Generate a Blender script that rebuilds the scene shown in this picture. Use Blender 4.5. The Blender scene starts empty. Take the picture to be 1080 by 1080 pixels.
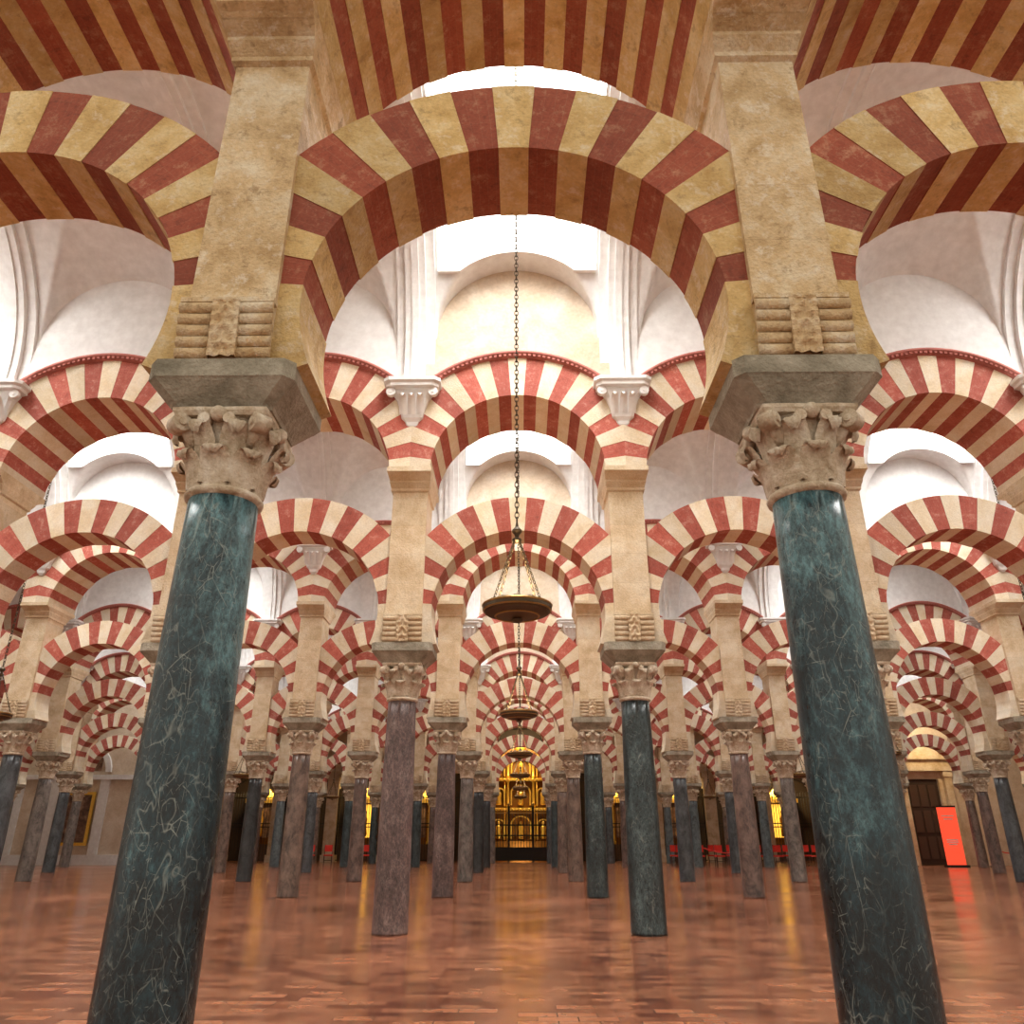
import bpy, math, random
from mathutils import Vector, Matrix
random.seed(7)
D=bpy.data
SC=bpy.context.scene
COL=SC.collection
pi=math.pi
# ------------------------------------------------------------------ layout
SX=3.4                     # intercolumniation
ROWY=[4.3]+[11.5+7.35*i for i in range(6)]
ROWN=[3,4,6,7,8,8,6]       # bays each side of the axis
# ------------------------------------------------------------------ materials
def newmat(name):
    m=D.materials.new(name); m.use_nodes=True
    nt=m.node_tree; b=nt.nodes['Principled BSDF']
    return m,nt,b
def ramp(nt,fac,stops):
    r=nt.nodes.new('ShaderNodeValToRGB')
    els=r.color_ramp.elements
    els[0].position=stops[0][0]; els[0].color=(*stops[0][1],1)
    els[1].position=stops[-1][0]; els[1].color=(*stops[-1][1],1)
    for p,c in stops[1:-1]:
        e=els.new(p); e.color=(*c,1)
    nt.links.new(fac,r.inputs['Fac'])
    return r.outputs['Color']
def mix(nt,fac,a,b,mode='MIX'):
    m=nt.nodes.new('ShaderNodeMix'); m.data_type='RGBA'; m.blend_type=mode
    def s(sock,v):
        if hasattr(v,'is_linked') or hasattr(v,'links'): nt.links.new(v,sock)
        elif isinstance(v,tuple): sock.default_value=(*v,1)
        else: sock.default_value=v
    s(m.inputs[0],fac); s(m.inputs[6],a); s(m.inputs[7],b)
    return m.outputs[2]
def noise(nt,vec,scale,detail=5,rough=.55,dist=0):
    n=nt.nodes.new('ShaderNodeTexNoise')
    n.inputs['Scale'].default_value=scale; n.inputs['Detail'].default_value=detail
    n.inputs['Roughness'].default_value=rough; n.inputs['Distortion'].default_value=dist
    nt.links.new(vec,n.inputs['Vector'])
    return n.outputs['Fac']
def bump(nt,b,h,strength=.4,dist=.02):
    bp=nt.nodes.new('ShaderNodeBump'); bp.inputs['Strength'].default_value=strength
    bp.inputs['Distance'].default_value=dist
    nt.links.new(h,bp.inputs['Height']); nt.links.new(bp.outputs['Normal'],b.inputs['Normal'])
def objvec(nt,scale=(1,1,1),rand=False,rot=(0,0,0)):
    tc=nt.nodes.new('ShaderNodeTexCoord'); mp=nt.nodes.new('ShaderNodeMapping')
    mp.inputs['Scale'].default_value=scale; mp.inputs['Rotation'].default_value=rot
    nt.links.new(tc.outputs['Object'],mp.inputs['Vector'])
    if rand:
        oi=nt.nodes.new('ShaderNodeObjectInfo'); ml=nt.nodes.new('ShaderNodeMath'); ml.operation='MULTIPLY'
        ml.inputs[1].default_value=37.0
        nt.links.new(oi.outputs['Random'],ml.inputs[0]); nt.links.new(ml.outputs[0],mp.inputs['Location'])
    return mp.outputs['Vector']
def stone(name,c1,c2,c3=None,rough=.8,scale=3,bs=.5,bd=.02,vc=False,fine=40,rand=True,ashlar=None,worn=0):
    m,nt,b=newmat(name); v=objvec(nt,rand=rand)
    n1=noise(nt,v,scale,4,.65,.4)
    st=[(.32,c1),(.68,c2)] if c3 is None else [(.3,c1),(.5,c2),(.7,c3)]
    col=ramp(nt,n1,st)
    n2=noise(nt,v,fine,3,.6)
    col=mix(nt,.35,col,ramp(nt,n2,[(.3,(.55,.52,.5)),(.7,(1,1,1))]),'MULTIPLY')
    if worn:
        nw=noise(nt,v,scale*2.7,5,.75,.2)
        col=mix(nt,ramp(nt,nw,[(.54,(0,0,0)),(.66,(worn,)*3)]),col,(.84,.77,.64))
        col=mix(nt,ramp(nt,nw,[(.34,(worn,)*3),(.44,(0,0,0))]),col,(.30,.18,.08))
    if vc:
        a=nt.nodes.new('ShaderNodeAttribute'); a.attribute_name='vc'
        col=mix(nt,.6,col,ramp(nt,a.outputs['Fac'],[(0,(.62,.57,.5)),(1,(1.15,1.12,1.05))]),'MULTIPLY')
    if ashlar:
        uv=nt.nodes.new('ShaderNodeUVMap'); uv.uv_map='UVMap'
        br=nt.nodes.new('ShaderNodeTexBrick'); br.inputs['Scale'].default_value=1
        br.inputs['Brick Width'].default_value=ashlar[0]; br.inputs['Row Height'].default_value=ashlar[1]
        br.inputs['Mortar Size'].default_value=.004; br.inputs['Mortar Smooth'].default_value=.6
        br.inputs['Color1'].default_value=(.86,.84,.82,1); br.inputs['Color2'].default_value=(1.08,1.06,1.03,1); br.inputs['Mortar'].default_value=(.72,.66,.60,1)
        nt.links.new(uv.outputs['UV'],br.inputs['Vector'])
        col=mix(nt,.6,col,br.outputs['Color'],'MULTIPLY')
    nt.links.new(col,b.inputs['Base Color']); b.inputs['Roughness'].default_value=rough
    mm=nt.nodes.new('ShaderNodeMath'); mm.operation='ADD'
    nt.links.new(n1,mm.inputs[0]); nt.links.new(n2,mm.inputs[1])
    bump(nt,b,mm.outputs[0],bs,bd)
    return m
def brickred(name,c1,c2,mort,mixm=.6):
    m,nt,b=newmat(name)
    uv=nt.nodes.new('ShaderNodeUVMap'); uv.uv_map='UVMap'
    br=nt.nodes.new('ShaderNodeTexBrick')
    br.inputs['Scale'].default_value=1; br.inputs['Brick Width'].default_value=.068
    br.inputs['Row Height'].default_value=.26; br.inputs['Mortar Size'].default_value=.003
    br.inputs['Mortar Smooth'].default_value=.7; br.offset=0.0
    br.inputs['Color1'].default_value=(*c1,1); br.inputs['Color2'].default_value=(*c2,1)
    br.inputs['Mortar'].default_value=(*mort,1)
    nt.links.new(uv.outputs['UV'],br.inputs['Vector'])
    v=objvec(nt,rand=True); n1=noise(nt,v,5,5,.7,.3)
    flat=ramp(nt,n1,[(.3,c1),(.7,c2)])
    col=mix(nt,mixm,flat,br.outputs['Color'])
    nw=noise(nt,v,7,6,.8)
    col=mix(nt,ramp(nt,nw,[(.53,(0,0,0)),(.66,(.6,)*3)]),col,(c2[0]*1.35,c2[1]*2.6,c2[2]*2.9))
    col=mix(nt,ramp(nt,nw,[(.34,(.55,)*3),(.45,(0,0,0))]),col,(c1[0]*.5,c1[1]*.6,c1[2]*.7))
    n2=noise(nt,v,45,3,.6)
    col=mix(nt,.4,col,ramp(nt,n2,[(.3,(.5,.45,.45)),(.7,(1.1,1.1,1.1))]),'MULTIPLY')
    a=nt.nodes.new('ShaderNodeAttribute'); a.attribute_name='vc'
    col=mix(nt,.6,col,ramp(nt,a.outputs['Fac'],[(0,(.6,.58,.58)),(1,(1.18,1.16,1.14))]),'MULTIPLY')
    nt.links.new(col,b.inputs['Base Color']); b.inputs['Roughness'].default_value=.82
    bump(nt,b,n2,.4,.012)
    return m
def marble(name,dark,mid,light,vein,rough=.22,vs=1.0,rand=True,grain=.6,zramp=False):
    m,nt,b=newmat(name); v=objvec(nt,(1,1,.5),rand=rand)
    n1=noise(nt,v,3.2,9,.82,.2)
    fac=n1
    if zramp:   # shift the colour along object Z: darker low on the shaft, paler towards the top
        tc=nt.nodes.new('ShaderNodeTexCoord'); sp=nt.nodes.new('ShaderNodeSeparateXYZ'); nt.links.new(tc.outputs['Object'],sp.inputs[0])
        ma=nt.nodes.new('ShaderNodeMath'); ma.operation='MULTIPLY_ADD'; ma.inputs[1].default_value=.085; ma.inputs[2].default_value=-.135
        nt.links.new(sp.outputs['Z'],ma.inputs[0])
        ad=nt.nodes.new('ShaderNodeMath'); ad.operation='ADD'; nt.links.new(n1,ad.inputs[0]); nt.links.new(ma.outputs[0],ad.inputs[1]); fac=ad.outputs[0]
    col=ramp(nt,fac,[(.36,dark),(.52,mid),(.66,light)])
    n3=noise(nt,v,34,6,.85,.1)
    col=mix(nt,grain,col,ramp(nt,n3,[(.42,(.2,.2,.22)),(.60,(1.7,1.7,1.7))]),'MULTIPLY')
    mask=noise(nt,v,3.0,5,.75)
    mk=ramp(nt,mask,[(.42,(.15,)*3),(.58,(1,1,1))])
    # short straight scratches: fragments of cell edges at several headings
    for j,(sc,wd,am,st,rt) in enumerate(((4.5,.010,.55,(1,1,.6),(.3,.2,0)),(8,.014,.55,(1.5,1.5,.6),(.5,.5,0)),(12,.020,.5,(1.4,1.2,.7),(-.6,.4,.3)),(20,.03,.4,(1.3,1.3,.8),(.9,-.5,0)))):
        vd=objvec(nt,st,rand=rand,rot=rt)
        vo=nt.nodes.new('ShaderNodeTexVoronoi'); vo.feature='DISTANCE_TO_EDGE'; vo.inputs['Scale'].default_value=sc
        nt.links.new(vd,vo.inputs['Vector'])
        c=ramp(nt,vo.outputs['Distance'],[(0,(am*vs,)*3),(wd,(0,0,0))])
        m2=noise(nt,vd,sc*1.3,2,.6)
        c=mix(nt,1.0,c,ramp(nt,m2,[(.50,(0,0,0)),(.60,(1,1,1))]),'MULTIPLY')
        c=mix(nt,1.0,c,mk,'MULTIPLY')
        col=mix(nt,c,col,vein)
    nv=noise(nt,v,6,2,.5,.5)
    c=ramp(nt,nv,[(.49,(0,0,0)),(.5,(.35*vs,)*3),(.51,(0,0,0))])
    col=mix(nt,mix(nt,1.0,c,mk,'MULTIPLY'),col,vein)
    nt.links.new(col,b.inputs['Base Color'])
    rr=ramp(nt,n3,[(.3,(rough,)*3),(.7,(rough+.22,)*3)]); nt.links.new(rr,b.inputs['Roughness'])
    bump(nt,b,n3,.15,.008)
    return m
def plain(name,c,rough=.5,metal=0,emit=None,es=0):
    m,nt,b=newmat(name)
    b.inputs['Roughness'].default_value=rough; b.inputs['Metallic'].default_value=metal
    v=objvec(nt); n=noise(nt,v,14,3,.6)
    col=mix(nt,.3,(c[0],c[1],c[2]),ramp(nt,n,[(.3,(.6,.6,.6)),(.7,(1.1,1.1,1.1))]),'MULTIPLY')
    nt.links.new(col,b.inputs['Base Color'])
    if emit:
        b.inputs['Emission Color'].default_value=(*emit,1); b.inputs['Emission Strength'].default_value=es
    return m
M={}
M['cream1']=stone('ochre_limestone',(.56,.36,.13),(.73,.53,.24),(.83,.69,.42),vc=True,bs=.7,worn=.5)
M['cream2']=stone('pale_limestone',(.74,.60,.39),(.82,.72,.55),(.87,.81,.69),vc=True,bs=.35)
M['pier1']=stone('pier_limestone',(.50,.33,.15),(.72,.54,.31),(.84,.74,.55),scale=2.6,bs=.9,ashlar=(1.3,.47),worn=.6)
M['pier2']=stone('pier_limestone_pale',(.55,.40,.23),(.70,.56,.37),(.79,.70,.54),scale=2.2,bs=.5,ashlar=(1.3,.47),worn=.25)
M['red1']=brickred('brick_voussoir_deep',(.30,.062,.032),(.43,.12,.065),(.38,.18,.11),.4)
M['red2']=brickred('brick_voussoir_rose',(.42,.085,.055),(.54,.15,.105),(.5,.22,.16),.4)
M['moul']=plain('rose_brick_moulding',(.44,.14,.11),.8)
M['white']=stone('white_plaster',(.78,.78,.765),(.85,.85,.835),scale=.8,bs=.08,bd=.01,fine=6,rough=.7)
M['beige']=stone('beige_plaster',(.58,.45,.31),(.68,.56,.42),(.76,.67,.55),scale=1.6,bs=.2,fine=18)
M['capital']=stone('capital_marble',(.38,.28,.17),(.62,.51,.37),(.80,.73,.61),scale=7,bs=.6,rough=.65,worn=.4)
M['impost']=stone('grey_impost_stone',(.19,.17,.12),(.34,.31,.235),(.50,.46,.37),scale=4,bs=.7)
M['mblue']=marble('blue_green_marble',(.003,.006,.008),(.014,.040,.052),(.095,.20,.225),(.50,.55,.50),zramp=True)
M['mrose']=marble('rose_grey_marble',(.05,.033,.03),(.14,.09,.08),(.27,.20,.175),(.42,.37,.33),rough=.4,vs=.5)
M['mdark']=marble('dark_green_marble',(.005,.009,.010),(.025,.040,.042),(.09,.13,.13),(.42,.45,.4),vs=.7)
m,nt,b=newmat('assorted_marble')
oi=nt.nodes.new('ShaderNodeObjectInfo')
r=nt.nodes.new('ShaderNodeValToRGB'); r.color_ramp.interpolation='CONSTANT'
cols=[(.055,.062,.067),(.12,.08,.066),(.035,.05,.053),(.13,.11,.095),(.028,.03,.031),(.13,.09,.07),(.075,.095,.10)]
r.color_ramp.elements[0].position=0; r.color_ramp.elements[0].color=(*cols[0],1)
r.color_ramp.elements[1].position=1/7; r.color_ramp.elements[1].color=(*cols[1],1)
for i in range(2,7):
    e=r.color_ramp.elements.new(i/7); e.color=(*cols[i],1)
nt.links.new(oi.outputs['Random'],r.inputs['Fac'])
v=objvec(nt,(1,1,.6),rand=True); n1=noise(nt,v,5,8,.8,.4)
c=mix(nt,.9,r.outputs['Color'],ramp(nt,n1,[(.36,(.25,.25,.25)),(.64,(2.1,2.1,2.1))]),'MULTIPLY')
nt.links.new(c,b.inputs['Base Color']); b.inputs['Roughness'].default_value=.35
M['mgen']=m
M['bronze']=plain('dark_bronze',(.10,.075,.045),.45,.7)
M['brass']=plain('aged_brass',(.45,.28,.09),.35,.8)
M['iron']=plain('wrought_iron',(.03,.028,.025),.5,.6)
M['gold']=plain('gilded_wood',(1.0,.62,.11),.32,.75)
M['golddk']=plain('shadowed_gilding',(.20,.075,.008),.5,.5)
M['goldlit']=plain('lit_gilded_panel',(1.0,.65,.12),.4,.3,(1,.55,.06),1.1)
M['glass']=plain('candle_glass',(.75,.7,.6),.15)
M['wood']=plain('dark_walnut',(.07,.035,.02),.5)
M['redc']=plain('red_upholstery',(.7,.035,.02),.7)
M['sign']=plain('red_sign_panel',(.75,.05,.03),.4,0,(1,.09,.035),.8)
M['signw']=plain('sign_lettering',(.9,.8,.75),.5)
M['paint']=stone('dark_oil_painting',(.03,.02,.015),(.16,.08,.05),(.35,.22,.14),scale=2.5,bs=.05,fine=8,rough=.4)
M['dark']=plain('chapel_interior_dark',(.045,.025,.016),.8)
M['pane']=plain('frosted_skylight_glass',(.9,.9,.9),.3,0,(.93,.97,1),1.6)
# floor
m,nt,b=newmat('terracotta_tile_floor')
v=objvec(nt)
br=nt.nodes.new('ShaderNodeTexBrick')
br.inputs['Scale'].default_value=1; br.inputs['Brick Width'].default_value=.28; br.inputs['Row Height'].default_value=.14
br.inputs['Mortar Size'].default_value=.005; br.inputs['Mortar Smooth'].default_value=.1; br.inputs['Bias'].default_value=0
br.inputs['Color1'].default_value=(.15,.037,.017,1); br.inputs['Color2'].default_value=(.46,.18,.088,1); br.inputs['Mortar'].default_value=(.10,.045,.028,1)
nt.links.new(v,br.inputs['Vector'])
n1=noise(nt,v,.45,5,.65,.5); n2=noise(nt,v,14,3,.6)
c=mix(nt,.6,br.outputs['Color'],ramp(nt,n1,[(.34,(.55,.49,.45)),(.66,(1.15,1.15,1.15))]),'MULTIPLY')
c=mix(nt,.35,c,ramp(nt,n2,[(.3,(.5,.5,.5)),(.7,(1.2,1.2,1.2))]),'MULTIPLY')
nt.links.new(c,b.inputs['Base Color'])
nt.links.new(ramp(nt,n1,[(.3,(.13,)*3),(.7,(.25,)*3)]),b.inputs['Roughness'])
ad=nt.nodes.new('ShaderNodeMath'); ad.operation='MULTIPLY_ADD'; ad.inputs[1].default_value=-1.0
n4=noise(nt,v,5,2,.5)
nt.links.new(br.outputs['Fac'],ad.inputs[0]); nt.links.new(n4,ad.inputs[2])
bump(nt,b,ad.outputs[0],.15,.003)
M['floor']=m
# ------------------------------------------------------------------ mesh builder
class MB:
    def __init__(s): s.v=[];s.f=[];s.m=[];s.uv=[];s.c=[];s.sm=[];s.mats=[]
    def mi(s,name):
        if name not in s.mats: s.mats.append(name)
        return s.mats.index(name)
    def face(s,pts,mat,uvs=None,c=.5,smooth=False):
        b=len(s.v); s.v+= [tuple(p) for p in pts]; s.f.append(tuple(range(b,b+len(pts))))
        s.m.append(s.mi(mat)); s.uv.append(uvs or [(p[0]+p[1],p[2]) for p in pts]); s.c.append(c); s.sm.append(smooth)
    def grid(s,P,mat,smooth=True,close=False):
        nr=len(P); nc=len(P[0])
        for i in range(nr-1):
            for j in range(nc if close else nc-1):
                k=(j+1)%nc
                s.face([P[i][j],P[i][k],P[i+1][k],P[i+1][j]],mat,smooth=smooth)
    def box(s,x0,x1,y0,y1,z0,z1,mat):
        s.frust((x0,x1,y0,y1),z0,(x0,x1,y0,y1),z1,mat)
    def frust(s,a,z0,b,z1,mat):
        A=[(a[0],a[2],z0),(a[1],a[2],z0),(a[1],a[3],z0),(a[0],a[3],z0)]
        B=[(b[0],b[2],z1),(b[1],b[2],z1),(b[1],b[3],z1),(b[0],b[3],z1)]
        for i in range(4):
            j=(i+1)%4; s.face([A[i],A[j],B[j],B[i]],mat)
        s.face(A[::-1],mat); s.face(B,mat)
    def lathe(s,prof,mat,n=24,cx=0,cy=0,smooth=True,cap=True):
        P=[[(cx+r*math.cos(2*pi*j/n),cy+r*math.sin(2*pi*j/n),z) for j in range(n)] for r,z in prof]
        s.grid(P,mat,smooth,True)
        if cap:
            s.face(P[0][::-1],mat); s.face(P[-1],mat)
    def tube(s,p,q,r,mat,n=8,r2=None):
        p=Vector(p);q=Vector(q);d=(q-p).normalized(); u=d.orthogonal().normalized(); w=d.cross(u)
        r2=r if r2 is None else r2
        P=[[tuple(a+(u*math.cos(2*pi*j/n)+w*math.sin(2*pi*j/n))*rr) for j in range(n)] for a,rr in((p,r),(q,r2))]
        s.grid(P,mat,True,True); s.face(P[0],mat); s.face(P[1],mat)
    def sphere(s,c,r,mat,n=10,sz=1):
        prof=[(max(.0005,r*math.sin(pi*i/6)),c[2]-r*sz*math.cos(pi*i/6)) for i in range(7)]
        s.lathe(prof,mat,n,c[0],c[1])
    def torus(s,c,R,r,mat,rot=None,n=12,k=6,sz=1):
        P=[]
        for i in range(n+1):
            a=2*pi*i/n; row=[]
            for j in range(k):
                b=2*pi*j/k; p=Vector(((R+r*math.cos(b))*math.cos(a),(R+r*math.cos(b))*math.sin(a)*sz,r*math.sin(b)))
                if rot: p=rot@p
                row.append(tuple(p+Vector(c)))
            P.append(row)
        s.grid(P,mat,True,True)
    def mesh(s,name,matmap=None,merge=True):
        me=D.meshes.new(name); me.from_pydata(s.v,[],s.f)
        for k in s.mats: me.materials.append(M[(matmap or {}).get(k,k)])
        me.polygons.foreach_set('material_index',s.m)
        me.polygons.foreach_set('use_smooth',s.sm)
        u=me.uv_layers.new(name='UVMap'); flat=[]
        for q in s.uv:
            for a in q: flat+=[a[0],a[1]]
        u.data.foreach_set('uv',flat)
        at=me.attributes.new('vc','FLOAT','FACE'); at.data.foreach_set('value',s.c)
        if merge:
            import bmesh
            bm=bmesh.new(); bm.from_mesh(me)
            bmesh.ops.remove_doubles(bm,verts=bm.verts,dist=1e-5)
            bmesh.ops.recalc_face_normals(bm,faces=bm.faces)
            bm.to_mesh(me); bm.free()
        me.update(); return me
def obj(name,me,loc=(0,0,0),parent=None,rotz=0,scale=None):
    o=D.objects.new(name,me); COL.objects.link(o); o.location=loc; o.rotation_euler[2]=rotz
    if scale: o.scale=scale
    if parent: o.parent=parent
    return o
def empty(name,loc=(0,0,0)):
    o=D.objects.new(name,None); o.empty_display_size=.3; COL.objects.link(o); o.location=loc; return o
# ------------------------------------------------------------------ column
SH=3.03; CT=3.52; BT=3.80
def column_mesh(name,shaft):
    mb=MB()
    prof=[(.236,0),(.240,.03),(.236,.06)]
    for i in range(1,13):
        t=i/12; prof.append((.236-.034*t+.006*math.sin(pi*t),.06+(SH-.1)*t))
    mb.lathe(prof,'shaft',40)
    z0=prof[-1][1]
    mb.lathe([(.202,z0),(.226,z0+.012),(.232,z0+.03),(.222,z0+.048),(.206,z0+.055)],'capital',32)
    zb=z0+.05; H=CT-zb
    mb.lathe([(.200,zb),(.198,zb+.1*H),(.205,zb+.4*H),(.225,zb+.7*H),(.262,zb+.88*H),(.27,zb+.9*H)],'capital',32)
    def leaf(a,z0,h,r0,w,curl):
        path=[(0,0),(.012,.25),(.02,.5),(.035,.72),(.065+curl*.3,.9),(.09+curl*.7,1.0),(.105+curl,.97),(.105+curl,.86),(.09+curl,.78)]
        wid=[.8,.95,1.05,1.08,1.0,.88,.7,.5,.2]
        P=[]
        ca,sa=math.cos(a),math.sin(a)
        for (dr,t),k in zip(path,wid):
            row=[]
            for j in range(-3,4):
                q=j/3; off=.022*(1-q*q)-.012*(abs(j)%2)
                r=r0+dr+off; x=q*w*k
                row.append((r*ca-x*sa,r*sa+x*ca,z0+h*t))
            P.append(row)
        mb.grid(P,'capital',True)
    for i in range(8): leaf(i*pi/4,zb,.46*H,.2,.085,.0)
    for i in range(8): leaf((i+.5)*pi/4,zb+.02,.76*H,.205,.075,.02)
    for i in range(4):
        a=pi/4+i*pi/2; d=Vector((math.cos(a),math.sin(a),0)); t=Vector((-d.y,d.x,0))
        c=d*.345+Vector((0,0,zb+.80*H))
        mb.tube(c-t*.05,c+t*.05,.058,'capital',14); mb.tube(c-t*.062,c+t*.062,.024,'capital',10)
        mb.tube(d*.22+Vector((0,0,zb+.55*H)),d*.31+Vector((0,0,zb+.8*H)),.03,'capital',8,.045)
        b=i*pi/2; e=Vector((math.cos(b),math.sin(b),0))
        mb.sphere(tuple(e*.285+Vector((0,0,zb+.9*H))),.05,'capital')
        u=Vector((-e.y,e.x,0))
        for sg in(-1,1):
            c=e*.265+u*sg*.075+Vector((0,0,zb+.82*H))
            mb.tube(c-e*.02,c+e*.045,.036,'capital',10)
    pts=[]
    for i in range(4):
        a0=pi/4+i*pi/2
        for k in range(-4,4):
            f=(k+4)/8; a=a0+f*pi/2
            r=.40-.115*math.sin(f*pi)**.8
            pts.append((r*math.cos(a),r*math.sin(a)))
    za=zb+.90*H
    mb.grid([[(x*.94,y*.94,za) for x,y in pts],[(x,y,za+.025) for x,y in pts],[(x,y,CT) for x,y in pts]],'capital',False,True)
    mb.face([(x*.94,y*.94,za) for x,y in pts],'capital')
    def oc(hx,hy,c,z): return [(-hx+c,-hy,z),(hx-c,-hy,z),(hx,-hy+c,z),(hx,hy-c,z),(hx-c,hy,z),(-hx+c,hy,z),(-hx,hy-c,z),(-hx,-hy+c,z)]
    L=[oc(.30,.28,.05,CT),oc(.31,.29,.05,CT+.02),oc(.435,.37,.06,CT+.15),oc(.445,.38,.06,CT+.16),oc(.445,.38,.06,BT)]
    mb.grid(L,'impost',False,True); mb.face(L[0],'impost'); mb.face(L[-1],'impost')
    return mb.mesh(name,{'shaft':shaft})
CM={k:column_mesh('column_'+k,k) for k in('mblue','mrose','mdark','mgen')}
# ------------------------------------------------------------------ pier
PH=.27; PD=.36
def pier_mesh(name,mm,zc=6.2,UYp=.6):
    mb=MB()
    mb.box(-PH,PH,-PD,PD,BT,zc+.05,'pier2')
    for sg in(-1,1):
        n=5; z=BT+.01
        for i in range(n):
            h=.075; yc=sg*(PD+.005+.012*i)
            P=[]
            for x in(-PH-.02,-.085):
                P.append([(x,yc+sg*.028*math.cos(a),z+h/2+h*.5*math.sin(a)) for a in [(-.5+k/6)*pi for k in range(7)]])
            mb.grid(P,'pier2',True)
            mb.face(P[0],'pier2'); mb.face(P[1],'pier2')
            P2=[[(-p[0],p[1],p[2]) for p in row] for row in P]
            mb.grid(P2,'pier2',True); mb.face(P2[0],'pier2'); mb.face(P2[1],'pier2')
            z+=h
        y0=sg*PD
        mb.box(-PH-.02,PH+.02,min(y0,y0+sg*.07),max(y0,y0+sg*.07),z,z+.035,'pier2')
        P=[]
        for i in range(25):
            t=i/24; zz=BT+.01+t*(z-BT)
            d=.035+.04*t+.004*math.sin(t*pi*12)
            row=[]
            for k,x in enumerate([-.085,-.075,-.065,-.045,-.03,-.015,0,.015,.03,.045,.065,.075,.085]):
                lf=.012*math.cos((abs(x)*60+t*22)) if abs(x)<.06 else .008
                row.append((x,y0+sg*(d+lf*.8+.008*(abs(x)<.01)),zz))
            P.append(row)
        mb.grid(P,'pier2',False)
        for x in(-.085,.085):
            mb.face([(x,y0,BT+.01),(x,y0+sg*.043,BT+.01),(x,y0+sg*.083,z),(x,y0,z)],'pier2')
    lv=[(0,0,0),(.03,.03,.02),(.03,.03,.06),(.05,.09,.14),(.05,.09,.17),(.07,.2,.24),(.075,.25,.26),(.075,.25,.34)]
    k=(UYp+.02-PD)/.25
    L=[[(-PH-a,-PD-b*k,zc+z),(PH+a,-PD-b*k,zc+z),(PH+a,PD+b*k,zc+z),(-PH-a,PD+b*k,zc+z)] for a,b,z in lv]
    mb.grid(L,'pier2',False,True); mb.face(L[-1],'pier2'); mb.face(L[0],'pier2')
    return mb.mesh(name,mm)
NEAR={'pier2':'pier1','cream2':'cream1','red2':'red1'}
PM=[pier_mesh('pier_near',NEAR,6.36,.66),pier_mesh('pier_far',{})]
# ------------------------------------------------------------------ arches
def ring(mb,R,Ro,cz,yh,A,n,clip,plain_ends,sub=3):
    rr=random.Random(3)
    for i in range(n):
        a0=-A+2*A*i/n; a1=-A+2*A*(i+1)/n
        mid=abs(i-n//2)%2==0
        mat='cream2' if (mid or i<plain_ends or i>=n-plain_ends) else 'red2'
        c=rr.random(); Rm=(R+Ro)/2
        ri=R+ (0 if mat=='cream2' else .006)
        yf=yh-(0 if mat=='cream2' else .006)
        pr=None
        for k in range(sub+1):
            a=a0+(a1-a0)*k/sub; s_,c_=math.sin(a),math.cos(a)
            ro=min(Ro,clip/max(1e-6,abs(s_)))
            cur=(a,s_,c_,ro)
            if pr:
                (b,t_,d_,rp)=pr
                def P(r,s,c,y): return (r*s,y,cz+r*c)
                for y in(-yf,yf):
                    mb.face([P(ri,t_,d_,y),P(ri,s_,c_,y),P(ro,s_,c_,y),P(rp,t_,d_,y)],mat,
                        [((b-a0)*Rm,ri-R),((a-a0)*Rm,ri-R),((a-a0)*Rm,ro-R),((b-a0)*Rm,rp-R)],c)
                mb.face([P(ri,t_,d_,-yf),P(ri,s_,c_,-yf),P(ri,s_,c_,yf),P(ri,t_,d_,yf)],mat,
                    [((b-a0)*R*1.15,0),((a-a0)*R*1.15,0),((a-a0)*R*1.15,2*yf),((b-a0)*R*1.15,2*yf)],c)
                mb.face([P(rp,t_,d_,-yf),P(ro,s_,c_,-yf),P(ro,s_,c_,yf),P(rp,t_,d_,yf)],mat,
                    [((b-a0)*Rm,0),((a-a0)*Rm,0),((a-a0)*Rm,2*yf),((b-a0)*Rm,2*yf)],c)
            pr=cur
        for a in(a0,a1):
            s_,c_=math.sin(a),math.cos(a); ro=min(Ro,clip/max(1e-6,abs(s_)))
            mb.face([(R*s_,-yh,cz+R*c_),(ro*s_,-yh,cz+ro*c_),(ro*s_,yh,cz+ro*c_),(R*s_,yh,cz+R*c_)],mat,None,c)
TOPZ=11.7
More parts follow.
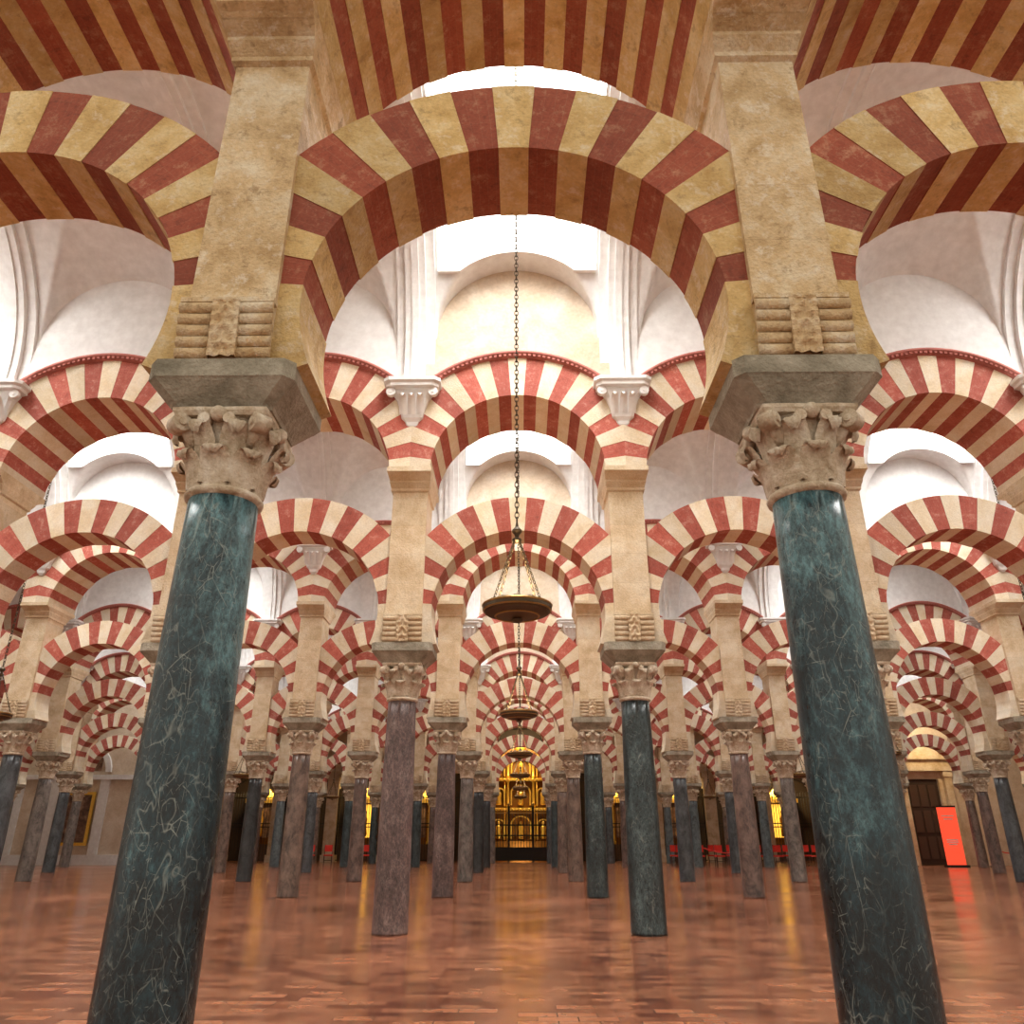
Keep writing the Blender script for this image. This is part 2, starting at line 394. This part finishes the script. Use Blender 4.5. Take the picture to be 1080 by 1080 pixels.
def bay_mesh(name,mm,wallmat='white',near=False):
    LR=1.30; LRo=1.91 if near else 1.87; LC=4.28; LA=math.radians(90)+math.asin((LC-BT)/LR)
    UR=1.43 if near else 1.38; URo=2.10; UC=6.26 if near else 6.46; UY=.66 if near else .60
    A=math.acos(.42/UR) if near else pi/2
    mb=MB()
    ring(mb,LR,LRo,LC,.32 if near else .29,LA,25,1.52,3)
    ring(mb,UR,URo,UC,UY,A,21,1.7,0)
    am=math.asin(1.7/ (URo+.03))
    n=30
    for sg in(-1,1):
        P=[]
        for i in range(n+1):
            a=-am+2*am*i/n; s_,c_=math.sin(a),math.cos(a)
            P.append([(r*s_,sg*y,UC+r*c_) for r,y in((URo-.01,UY-.01),(URo,UY+.04),(URo+.035,UY+.05),(URo+.045,UY+.085),(URo+.09,UY+.09),(URo+.095,UY-.01))])
        mb.grid(P,'moul',True)
        for i in range(48):
            a=-am+2*am*(i+.5)/48; s_,c_=math.sin(a),math.cos(a); w=.022
            q=[(URo*s_-w*c_,UC+URo*c_+w*s_),(URo*s_+w*c_,UC+URo*c_-w*s_),((URo+.04)*s_+w*c_,UC+(URo+.04)*c_-w*s_),((URo+.04)*s_-w*c_,UC+(URo+.04)*c_+w*s_)]
            mb.face([(x,sg*(UY+.075),z) for x,z in q],'moul')
            mb.face([(q[0][0],sg*UY,q[0][1]),(q[1][0],sg*UY,q[1][1]),(q[1][0],sg*(UY+.075),q[1][1]),(q[0][0],sg*(UY+.075),q[0][1])],'moul')
        xs=[-1.7+3.4*i/40 for i in range(41)]
        for i in range(40):
            x0,x1=xs[i],xs[i+1]
            z0=UC+math.sqrt(URo**2-x0*x0); z1=UC+math.sqrt(URo**2-x1*x1)
            mb.face([(x0,sg*UY,z0-.005),(x1,sg*UY,z1-.005),(x1,sg*UY,TOPZ),(x0,sg*UY,TOPZ)],'wall')
    return mb.mesh(name,{**mm,'wall':wallmat},merge=True)
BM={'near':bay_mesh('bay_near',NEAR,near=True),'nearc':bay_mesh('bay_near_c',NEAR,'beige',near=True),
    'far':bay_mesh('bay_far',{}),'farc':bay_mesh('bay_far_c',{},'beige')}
# ------------------------------------------------------------------ vault
VW=3.675-.60; VC=8.3; VH=3.0; LUR=1.36; LUC=9.02
def zl(x): return LUC+math.sqrt(max(0,LUR**2-x*x)) if abs(x)<LUR else -1
def zm(y): return VC+VH*math.sqrt(max(0,1-(y/VW)**2))
DEP=2.0; ZAP=zm(VW-DEP)
def zpoint(x,y):
    d=VW-abs(y); z=zm(y)
    if d>=DEP: return z
    w=LUR*(1-d/DEP)**.9
    if abs(x)>=w or w<=0: return z
    tgt=10.2+(ZAP-10.2)*d/DEP
    return z+max(0,tgt-z)*math.sqrt(1-(x/w)**2)
HX,HY=1.33,2.55
def vault_mesh(name,hole):
    mb=MB()
    xs=sorted(set([round(-1.7+3.4*i/64,5) for i in range(65)]+[-LUR,LUR,-HX,HX]))
    ts=[-pi/2+pi*i/90 for i in range(91)]
    ys=sorted(set([round(VW*math.sin(t),5) for t in ts]+[-HY,HY]))
    Z=(lambda x,y:max(zm(y),zl(x))) if hole else zpoint
    for i in range(len(xs)-1):
        for j in range(len(ys)-1):
            x0,x1,y0,y1=xs[i],xs[i+1],ys[j],ys[j+1]
            if hole and x0>=-HX-1e-6 and x1<=HX+1e-6 and y0>=-HY-1e-6 and y1<=HY+1e-6: continue
            mb.face([(x,y,Z(x,y)) for x,y in((x0,y0),(x1,y0),(x1,y1),(x0,y1))],'white',smooth=True)
    if hole:
        T=12.6; yy=[y for y in ys if -HY-1e-6<=y<=HY+1e-6]
        for sx in(-HX,HX):
            for a,b in zip(yy,yy[1:]):
                mb.face([(sx,a,Z(sx,a)-.02),(sx,b,Z(sx,b)-.02),(sx,b,T),(sx,a,T)],'white')
        xx=[x for x in xs if -HX-1e-6<=x<=HX+1e-6]
        for sy in(-HY,HY):
            for a,b in zip(xx,xx[1:]):
                mb.face([(a,sy,Z(a,sy)-.02),(b,sy,Z(b,sy)-.02),(b,sy,T),(a,sy,T)],'white')
            P=[[(x,sy+(-1 if sy>0 else 1)*d,Z(x,sy)+dz) for d,dz in((0,-.03),(.07,-.03),(.07,.07),(0,.09))] for x in xx]
            mb.grid(P,'white',False)
        mb.face([(-HX,-HY,T),(HX,-HY,T),(HX,HY,T),(-HX,HY,T)],'pane')
        for k in range(1,4): mb.box(-HX,HX,-HY+k*HY/2-.03,-HY+k*HY/2+.03,T-.08,T-.02,'white')
        mb.box(-.03,.03,-HY,HY,T-.08,T-.02,'white')
    return mb.mesh(name)
VM={False:vault_mesh('vault_bay',False),True:vault_mesh('vault_bay_skylight',True)}
def rib_mesh():
    mb=MB()
    for hw,off in((.32,.07),(.17,.15),(.06,.18)):
        prof=[(-VW,7.98)]+[(VW*math.sin(t),VC+VH*math.cos(t)) for t in [-pi/2+pi*i/48 for i in range(49)]]+[(VW,7.98)]
        P=[]
        for i,(y,z) in enumerate(prof):
            a=math.atan2(y/VW,(z-VC)/VH) if z>VC else (pi/2 if y>0 else -pi/2)
            ny,nz=-math.sin(a),-math.cos(a)
            P.append([(-hw,y-ny*.03,z-nz*.03),(-hw,y+ny*off,z+nz*off),(hw,y+ny*off,z+nz*off),(hw,y-ny*.03,z-nz*.03)])
        mb.grid(P,'white',False)
    for sg in(-1,1):
        yw=sg*VW
        def sec(hw,d,z): return [(-hw,yw+sg*.02,z),(-hw,yw-sg*d*.8,z),(-hw*.8,yw-sg*d,z),(hw*.8,yw-sg*d,z),(hw,yw-sg*d*.8,z),(hw,yw+sg*.02,z)]
        L=[sec(*q) for q in((.03,.03,7.22),(.09,.08,7.28),(.11,.09,7.34),(.17,.13,7.4),(.2,.15,7.55),(.26,.2,7.72),(.33,.27,7.84),(.33,.27,7.86),(.42,.34,7.88),(.42,.34,7.93),(.46,.38,7.96),(.46,.38,8.02))]
        mb.grid(L,'white',False); mb.face(L[-1],'white')
        for sx in(-1,1):
            c=(sx*.34,yw-sg*.24,7.80)
            mb.tube((c[0],c[1]-.04,c[2]),(c[0],c[1]+.04,c[2]),.075,'white',12)
            mb.tube((c[0]-.0,c[1]-.055,c[2]),(c[0],c[1]+.055,c[2]),.03,'white',8)
        for k in(-1,0,1):
            x=k*.14
            P=[]
            for t,d,w in((0,.0,.06),(.4,.02,.065),(.75,.05,.06),(1,.10,.045),(.95,.13,.03),(.82,.13,.015)):
                zz=7.44+.28*t; hwz=.15+.09*t
                P.append([(x+q*w,yw-sg*(hwz+d+.02*(1-abs(q))),zz) for q in(-1,-.4,0,.4,1)])
            mb.grid(P,'white',True)
    return mb.mesh('rib_and_corbel')
RM=rib_mesh()
# ------------------------------------------------------------------ build arcades
for k,(Y,n) in enumerate(zip(ROWY,ROWN)):
    sx=SX*1.04 if k==0 else SX
    root=empty('striped_double_arcade',(0,Y,0))
    for i in range(-n,n+1):
        c=(i==0)
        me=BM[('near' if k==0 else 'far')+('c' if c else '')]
        obj('double_arch_%d'%(i+n),me,(i*sx,0,0),root,scale=(sx/SX,1,1))
    for i in range(-n-1,n+1):
        x=(i+.5)*sx
        obj('pier_%d'%(i+n+1),PM[0 if k==0 else 1],(x,0,0),root)
        key='mgen'
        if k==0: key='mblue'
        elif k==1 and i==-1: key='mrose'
        elif k==1 and i==0: key='mdark'
        elif k==2 and i==0: key='mdark'
        elif k==2 and i==-1: key='mrose'
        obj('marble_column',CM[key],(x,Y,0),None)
for k in range(len(ROWY)-1):
    yc=(ROWY[k]+ROWY[k+1])/2; n=ROWN[k+1]
    root=empty('ceiling_vault',(0,yc,0))
    SKX=(-10.2,0,10.2) if k<3 else (-20.4,-10.2,0,10.2,20.4)  # skylights off the centre axis are added to light the deep naves evenly
    for i in range(-n,n+1):
        sk=any(abs(i*SX-s)<.01 for s in SKX)
        obj('vault_bay_%d'%(i+n),VM[sk],(i*SX,0,0),root)
        if sk:
            L=D.lights.new('skylight_and_side_fill','AREA'); L.shape='RECTANGLE'; L.size=2*HX-.1; L.size_y=2*HY-.1
            L.energy=[680,540,450,380,330,330][k] if i==0 else [700,620,500,390,310,270][k]; L.color=(1.0,.985,.96)
            o=D.objects.new('skylight_and_side_fill',L); COL.objects.link(o); o.location=(i*SX,0,12.45); o.parent=root
    for i in range(-n-1,n+1):
        obj('rib_%d'%(i+n+1),RM,((i+.5)*SX,0,0),root)
# ------------------------------------------------------------------ lamps
def lamp_mesh():
    mb=MB()
    mb.lathe([(.02,-.13),(.05,-.12),(.06,-.10),(.03,-.085),(.12,-.075),(.25,-.055),(.33,-.03),(.355,0),(.365,.005),(.365,.055),(.35,.06),(.35,.02),(.32,.0),(.1,-.02),(.02,-.02)],'bronze',40,cap=False)
    mb.torus((0,0,.05),.36,.014,'brass',n=40); mb.torus((0,0,.0),.352,.012,'brass',n=40)
    mb.torus((0,0,-.06),.23,.01,'brass',n=32)
    for i in range(12):
        a=i*pi/6; x,y=.27*math.cos(a),.27*math.sin(a)
        mb.lathe([(.02,.0),(.03,.03),(.036,.09),(.036,.1)],'glass',8,x,y)
    for i in range(4):
        a=pi/4+i*pi/2; p=Vector((.34*math.cos(a),.34*math.sin(a),.05)); q=Vector((.03*math.cos(a),.03*math.sin(a),.80))
        nl=20; d=(q-p)
        for j in range(nl):
            c=p+d*((j+.5)/nl)
            R=d.to_track_quat('X','Z').to_matrix()@Matrix.Rotation((j%2)*pi/2,3,'X')
            mb.torus(c,.024,.0065,'bronze',R,n=8,k=4,sz=.55)
    mb.lathe([(.01,.76),(.05,.78),(.055,.80),(.02,.83),(.03,.86),(.055,.89),(.055,.91),(.02,.95),(.012,1.0)],'bronze',16)
    z=1.0; j=0
    while z<9.15:
        R=Matrix.Rotation((j%2)*pi/2,3,'Z')@Matrix.Rotation(pi/2,3,'Y')
        mb.torus((0,0,z+.03),.04,.0095,'bronze',R,n=10,k=4,sz=.55); z+=.062; j+=1
    return mb.mesh('hanging_lamp_mesh',merge=False)
LM=lamp_mesh()
for k in range(len(ROWY)-1):
    yc=(ROWY[k]+ROWY[k+1])/2
    for X in((0,) if k==0 else (-10.2,0,10.2)):
        o=obj('hanging_lamp',LM,(X,yc,3.35))
        if X!=0: continue
        L=D.lights.new('lamp_glow','AREA'); L.shape='DISK'; L.size=.5; L.energy=35; L.color=(1,.72,.4)
        q=D.objects.new('lamp_glow',L); COL.objects.link(q); q.location=(0,0,.12); q.rotation_euler[0]=pi; q.parent=o
# ------------------------------------------------------------------ floor, walls
mb=MB(); mb.face([(-45,-12,0),(45,-12,0),(45,60,0),(-45,60,0)],'floor'); obj('floor',mb.mesh('floor'))
EY=52.0; GW=2.45
mb=MB()
mb.box(-45,-GW-.6,EY,EY+.5,5.2,10,'cream2'); mb.box(GW+.6,45,EY,EY+.5,5.2,10,'cream2'); mb.box(-GW-.6,GW+.6,EY,EY+.5,8.2,10,'cream2')
for i in range(-13,13):
    x=(i+.5)*SX
    if abs(x)<3: continue
    w=.35
    mb.box(x-w,x+w,EY-.1,EY+.6,0,5.3,'pier2'); mb.box(x-w-.08,x+w+.08,EY-.2,EY+.6,4.9,5.15,'pier2'); mb.box(x-w-.08,x+w+.08,EY-.2,EY+.6,0,.4,'pier2')
for s in(-1,1):
    a,b_=sorted((s*GW,s*(GW+.6))); mb.box(a,b_,EY-.12,EY+.5,0,8.2,'pier2')
P=[]
for i in range(25):
    a=pi*i/24; P.append([(r*math.cos(a),y,5.6+r*math.sin(a)) for r,y in((GW,EY-.05),(GW,EY+.4))])
mb.grid(P,'cream2',True)
for i in range(24):
    a0,a1=pi*i/24,pi*(i+1)/24
    mb.face([(GW*math.cos(a0),EY-.05,5.6+GW*math.sin(a0)),(GW*math.cos(a1),EY-.05,5.6+GW*math.sin(a1)),(GW*math.cos(a1)*1.0,EY-.05,8.3),(GW*math.cos(a0),EY-.05,8.3)],'cream2')
obj('wall_far',mb.mesh('wall_far'))
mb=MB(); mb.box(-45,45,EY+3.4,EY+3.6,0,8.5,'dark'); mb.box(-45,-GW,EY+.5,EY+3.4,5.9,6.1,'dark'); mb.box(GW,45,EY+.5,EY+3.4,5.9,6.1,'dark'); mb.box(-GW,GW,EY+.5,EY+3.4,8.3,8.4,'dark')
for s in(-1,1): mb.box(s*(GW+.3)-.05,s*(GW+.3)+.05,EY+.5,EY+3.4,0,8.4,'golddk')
obj('wall_chapel_back',mb.mesh('wb'))
mb=MB(); mb.box(-45,45,ROWY[-1]+.6,EY+.2,9.5,9.7,'white'); obj('ceiling',mb.mesh('ceil'))
for s,nm in((-1,'wall_left'),(1,'wall_right')):
    mb=MB(); mb.box(min(s*31,s*31.3),max(s*31,s*31.3),12,EY+3,0,12,'beige'); obj(nm,mb.mesh(nm))
def grille(W,H,mat='iron'):
    mb=MB(); n=int(W/.16)
    for i in range(n+1):
        x=-W/2+W*i/n; mb.tube((x,0,.1),(x,0,H),.018,mat,6); mb.sphere((x,0,H+.04),.035,mat,6)
        for z in(.25*H,.7*H): mb.sphere((x,0,z),.03,mat,6)
    for z in(.1,.5*H,.55*H,.93*H): mb.box(-W/2,W/2,-.025,.025,z-.03,z+.03,mat)
    for x in(-W/2,0,W/2): mb.box(x-.04,x+.04,-.04,.04,0,H+.25,mat)
    for i in range(9):
        a=pi*i/8; mb.sphere((W*.42*math.cos(a),0,H+.3+.5*math.sin(a)),.05,mat,6)
    P=[[(W*.42*math.cos(pi*i/16),yy,H+.3+.5*math.sin(pi*i/16)+zz) for yy,zz in((-.02,0),(.02,0),(.02,.04),(-.02,.04))] for i in range(17)]
    mb.grid(P,mat,False,True)
    return mb.mesh('grille')
GM=grille(2.6,4.0)
def altar_mesh(panel='paint'):
    mb=MB()
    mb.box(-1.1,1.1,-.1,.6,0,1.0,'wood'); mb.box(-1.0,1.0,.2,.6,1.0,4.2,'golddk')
    mb.box(-.6,.6,.12,.2,1.4,3.4,panel)
    for x in(-.8,.8):
        mb.lathe([(.12,1.0),(.12,1.15),(.08,1.2),(.075,3.3),(.12,3.4),(.13,3.5)],'gold',12,x,.05)
    mb.box(-1.1,1.1,-.1,.6,3.5,3.75,'gold'); mb.frust((-1,1,-.05,.6),3.75,(-.3,.3,.1,.6),4.4,'gold')
    mb.lathe([(.16,1.45),(.22,1.6),(.15,2.1),(.2,2.5),(.12,2.7),(.09,2.8),(.12,2.95),(.03,3.1)],'golddk' if panel=='goldlit' else 'gold',10,0,.02)
    return mb.mesh('side_altar')
AM=altar_mesh(); AML=altar_mesh('goldlit')
for i in range(-8,9):
    if i==0: continue
    x=i*SX
    if abs(i)<=7 : obj('iron_grille',GM,(x,EY+.25,0))
    if abs(i) in(2,3,5):
        obj('gilded_side_altar',AML if i in(5,-3) else AM,(x,EY+2.2,0))
        L=D.lights.new('chapel_lamp','AREA'); L.size=.5; L.energy=150 if i==5 else 80; L.color=(1,.72,.32)
        o=D.objects.new('chapel_lamp',L); COL.objects.link(o); o.location=(x,EY+.9,5.2); o.rotation_euler=(math.radians(25),0,0)
# golden retable, centre
mb=MB()
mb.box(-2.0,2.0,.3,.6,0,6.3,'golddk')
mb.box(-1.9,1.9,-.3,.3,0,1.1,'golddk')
tz=[1.1,3.0,4.7]
for z,h in zip(tz,(1.7,1.5,1.2)):
    for x in(-1.85,-.75,.75,1.85):
        mb.lathe([(.11,z),(.11,z+.1),(.07,z+.14),(.085,z+h*.4),(.06,z+h-.12),(.11,z+h-.05),(.12,z+h)],'gold',12,x,.05)
    for x in(-1.66,-.94,.94,1.66): mb.lathe([(.05,z+.05),(.035,z+h*.5),(.05,z+h-.05)],'gold',8,x,.15)
    mb.box(-2.0,2.0,-.1,.3,z+h,z+h+.16,'gold')
    for q in range(17): mb.sphere((-1.9+q*3.8/16,-.1,z+h+.08),.06,'gold',6)
    for cx,w in((-1.3,.38),(0,.6),(1.3,.38)):
        P=[]
        for i in range(13):
            a=pi*i/12; P.append([((w-dw)*-math.cos(a)+cx,y,z+h*.55+(w-dw)*.8*math.sin(a)) for dw,y in((0,.2),(0,.1),(.09,.1),(.09,.28))])
        P=[[(cx-w+dw,y,z+.1) for dw,y in((0,.2),(0,.1),(.09,.1),(.09,.28))]]+P+[[(cx+w-dw,y,z+.1) for dw,y in((0,.2),(0,.1),(.09,.1),(.09,.28))]]
        mb.grid(P,'gold',False)
        mb.lathe([(.13,z+.12),(.17,z+.2),(.13,z+.5),(.16,z+.75),(.12,z+.85),(.05,z+.9),(.08,z+.97),(.08,z+1.05),(.02,z+1.12)],'gold',10,cx,.12)
P=[]
for i in range(17):
    a=pi*i/16; P.append([(1.9*math.cos(a),y,6.1+1.0*math.sin(a)) for y in(.0,.3)])
mb.grid(P,'gold',False); mb.face([p[0] for p in P],'golddk')
for i in range(13):
    a=pi*i/12; mb.sphere((1.5*math.cos(a),-.03,6.1+.75*math.sin(a)),.13,'gold',8)
mb.sphere((0,-.03,6.45),.38,'gold',14)
obj('golden_altarpiece',mb.mesh('altarpiece'),(0,EY+2.2,0),scale=(1.12,1,1.08))
for z,e,y in((7.6,300,.6),(.3,60,1.0)):
    L=D.lights.new('altar_light','AREA'); L.size=1.2; L.energy=e; L.color=(1,.82,.42)
    o=D.objects.new('altar_light',L); COL.objects.link(o); o.location=(0,EY+y,z)
    o.rotation_euler=(math.radians(35 if z>3 else 140),0,0)
mb=MB()
n=26
for i in range(n+1):
    x=-2.35+4.7*i/n; mb.tube((x,0,.1),(x,0,2.9),.02,'iron',6); mb.sphere((x,0,2.95),.05,'brass',6); mb.sphere((x,0,1.4),.035,'iron',6)
for z in(.12,.8,1.5,2.1,2.8): mb.box(-2.35,2.35,-.03,.03,z-.04,z+.04,'iron' if z<2.5 else 'brass')
for x in(-2.3,-.75,.75,2.3): mb.box(x-.07,x+.07,-.06,.06,0,3.2,'iron'); mb.sphere((x,0,3.3),.1,'brass',8)
mb.box(-2.35,2.35,-.02,.02,.12,.8,'iron')
obj('golden_chapel_gate',mb.mesh('gate'),(0,EY-.25,0))
# left chapel facade with painting
mb=MB()
WY=45.0
mb.box(-31,-20.6,WY,WY+.4,0,8.5,'beige')
mb.box(-31,-20.6,WY-.12,WY,0,.5,'white'); mb.box(-31,-20.6,WY-.18,WY,4.3,4.55,'white')
for x in(-21.0,-22.9,-25.6,-27.6): mb.box(x-.25,x+.25,WY-.14,WY,.5,4.3,'white')
P=[]
for i in range(17):
    a=pi*i/16; P.append([(-24.2+r*math.cos(a),y,4.7+r*math.sin(a)) for r,y in((1.5,WY),(1.5,WY-.15),(1.2,WY-.15),(1.2,WY))])
mb.grid(P,'white',False); mb.box(-25.1,-23.3,WY-.03,WY,4.75,5.6,'paint')
obj('wall_chapel_left',mb.mesh('wcl'))
mb=MB()
mb.box(-.8,.8,0,.04,-1.2,1.2,'paint')
for a in((-.95,-.8,-1.35,1.35),(.8,.95,-1.35,1.35)): mb.box(a[0],a[1],-.06,.06,a[2],a[3],'gold')
for z in(-1.35,1.2): mb.box(-.8,.8,-.06,.06,z,z+.15,'gold')
obj('framed_painting',mb.mesh('fp'),(-24.2,WY-.2,2.3))
# right portal
PX=21.9
mb=MB()
mb.box(19.2,PX-.9,WY,WY+.4,0,8.5,'beige'); mb.box(PX+.9,31,WY,WY+.4,0,8.5,'beige'); mb.box(PX-.9,PX+.9,WY,WY+.4,4.3,8.5,'beige')
obj('wall_chapel_right',mb.mesh('wcr'))
mb=MB()
for s in(-1,1):
    mb.box(s*1.35-.25,s*1.35+.25,-.35,.0,0,.6,'pier2'); mb.box(s*1.35-.19,s*1.35+.19,-.28,.0,.6,4.4,'pier2'); mb.box(s*1.35-.25,s*1.35+.25,-.33,0,4.4,4.7,'pier2')
    mb.box(s*.98-.1,s*.98+.1,-.12,.0,0,4.3,'pier2')
    mb.sphere((s*1.35,-.15,5.75),.18,'pier2')
mb.box(-1.75,1.75,-.38,0,4.7,5.0,'pier2'); mb.box(-1.65,1.65,-.3,0,5.0,5.3,'pier2'); mb.box(-1.85,1.85,-.48,0,5.3,5.5,'pier2')
mb.frust((-1.1,1.1,-.35,0),5.5,(-.1,.1,-.3,0),6.4,'pier2')
mb.box(-.89,.89,.1,.2,0,4.28,'dark')
for x in(-.5,0,.5):
    for z in(.3,1.6,2.9): mb.box(x-.2,x+.2,.05,.12,z,z+1.1,'wood')
obj('stone_portal',mb.mesh('portal'),(PX,WY-.01,0))
L=D.lights.new('portal_lamp','AREA'); L.size=.6; L.energy=110; L.color=(1,.75,.42)
o=D.objects.new('portal_lamp',L); COL.objects.link(o); o.location=(PX,WY-2.5,7.2); o.rotation_euler=(math.radians(35),0,0)
# red sign + barrier
mb=MB(); mb.box(-.45,.45,-.03,.03,.1,2.75,'sign'); mb.box(-.5,.5,-.25,.25,0,.1,'iron'); mb.box(-.47,.47,-.04,.04,2.72,2.8,'iron')
for z,w in((2.3,.3),(2.15,.22),(1.2,.28),(1.1,.28),(1.0,.2)): mb.box(-w,w,-.036,-.03,z,z+.05,'signw')
obj('red_information_sign',mb.mesh('sign'),(21.2,41.6,0))
for a,b_ in(((17.3,42.6),(19.6,42.6)),((23.0,41.6),(24.6,41.2)),((9.0,42.6),(11.6,42.6))):
    mb=MB()
    for p in(a,b_): mb.lathe([(.18,0),(.18,.03),(.03,.06),(.025,.95),(.05,.98),(.02,1.03)],'iron',14,p[0],p[1])
    pr=None
    for i in range(13):
        t=i/12; p=(a[0]+(b_[0]-a[0])*t,a[1]+(b_[1]-a[1])*t,.92-.3*math.sin(pi*t))
        if pr: mb.tube(pr,p,.025,'redc',6)
        pr=p
    obj('rope_barrier',mb.mesh('rope'))
def chair():
    mb=MB()
    for x in(-.2,.2):
        mb.box(x-.02,x+.02,-.22,-.18,0,.45,'wood'); mb.box(x-.02,x+.02,.18,.22,0,1.0,'wood')
    mb.box(-.23,.23,-.23,.23,.43,.50,'redc'); mb.box(-.2,.2,.17,.2,.65,.98,'redc'); mb.box(-.2,.2,-.21,-.19,.2,.23,'wood')
    return mb.mesh('chair')
CH=chair()
for i in range(18): obj('red_chair',CH,(8.2+(i%9)*1.0,43.6+1.6*(i//9),0),rotz=random.uniform(-.2,.2))
for i in range(6): obj('red_chair',CH,(-12.5+i*1.0,46,0),rotz=random.uniform(-.2,.2))
# ------------------------------------------------------------------ world & camera
w=D.worlds.new('World'); SC.world=w; w.use_nodes=True
bg=w.node_tree.nodes['Background']; bg.inputs[0].default_value=(1,.90,.76,1); bg.inputs[1].default_value=1.0
cam=D.cameras.new('Camera'); co=D.objects.new('Camera',cam); COL.objects.link(co)
cam.sensor_width=36; cam.lens=817/1080*36; cam.clip_end=300
co.location=(.035,0,1.11); co.rotation_euler=(math.radians(90+23.1),0,.0113)
SC.camera=co
SC.view_settings.view_transform='Standard'
SC.view_settings.exposure=0.15
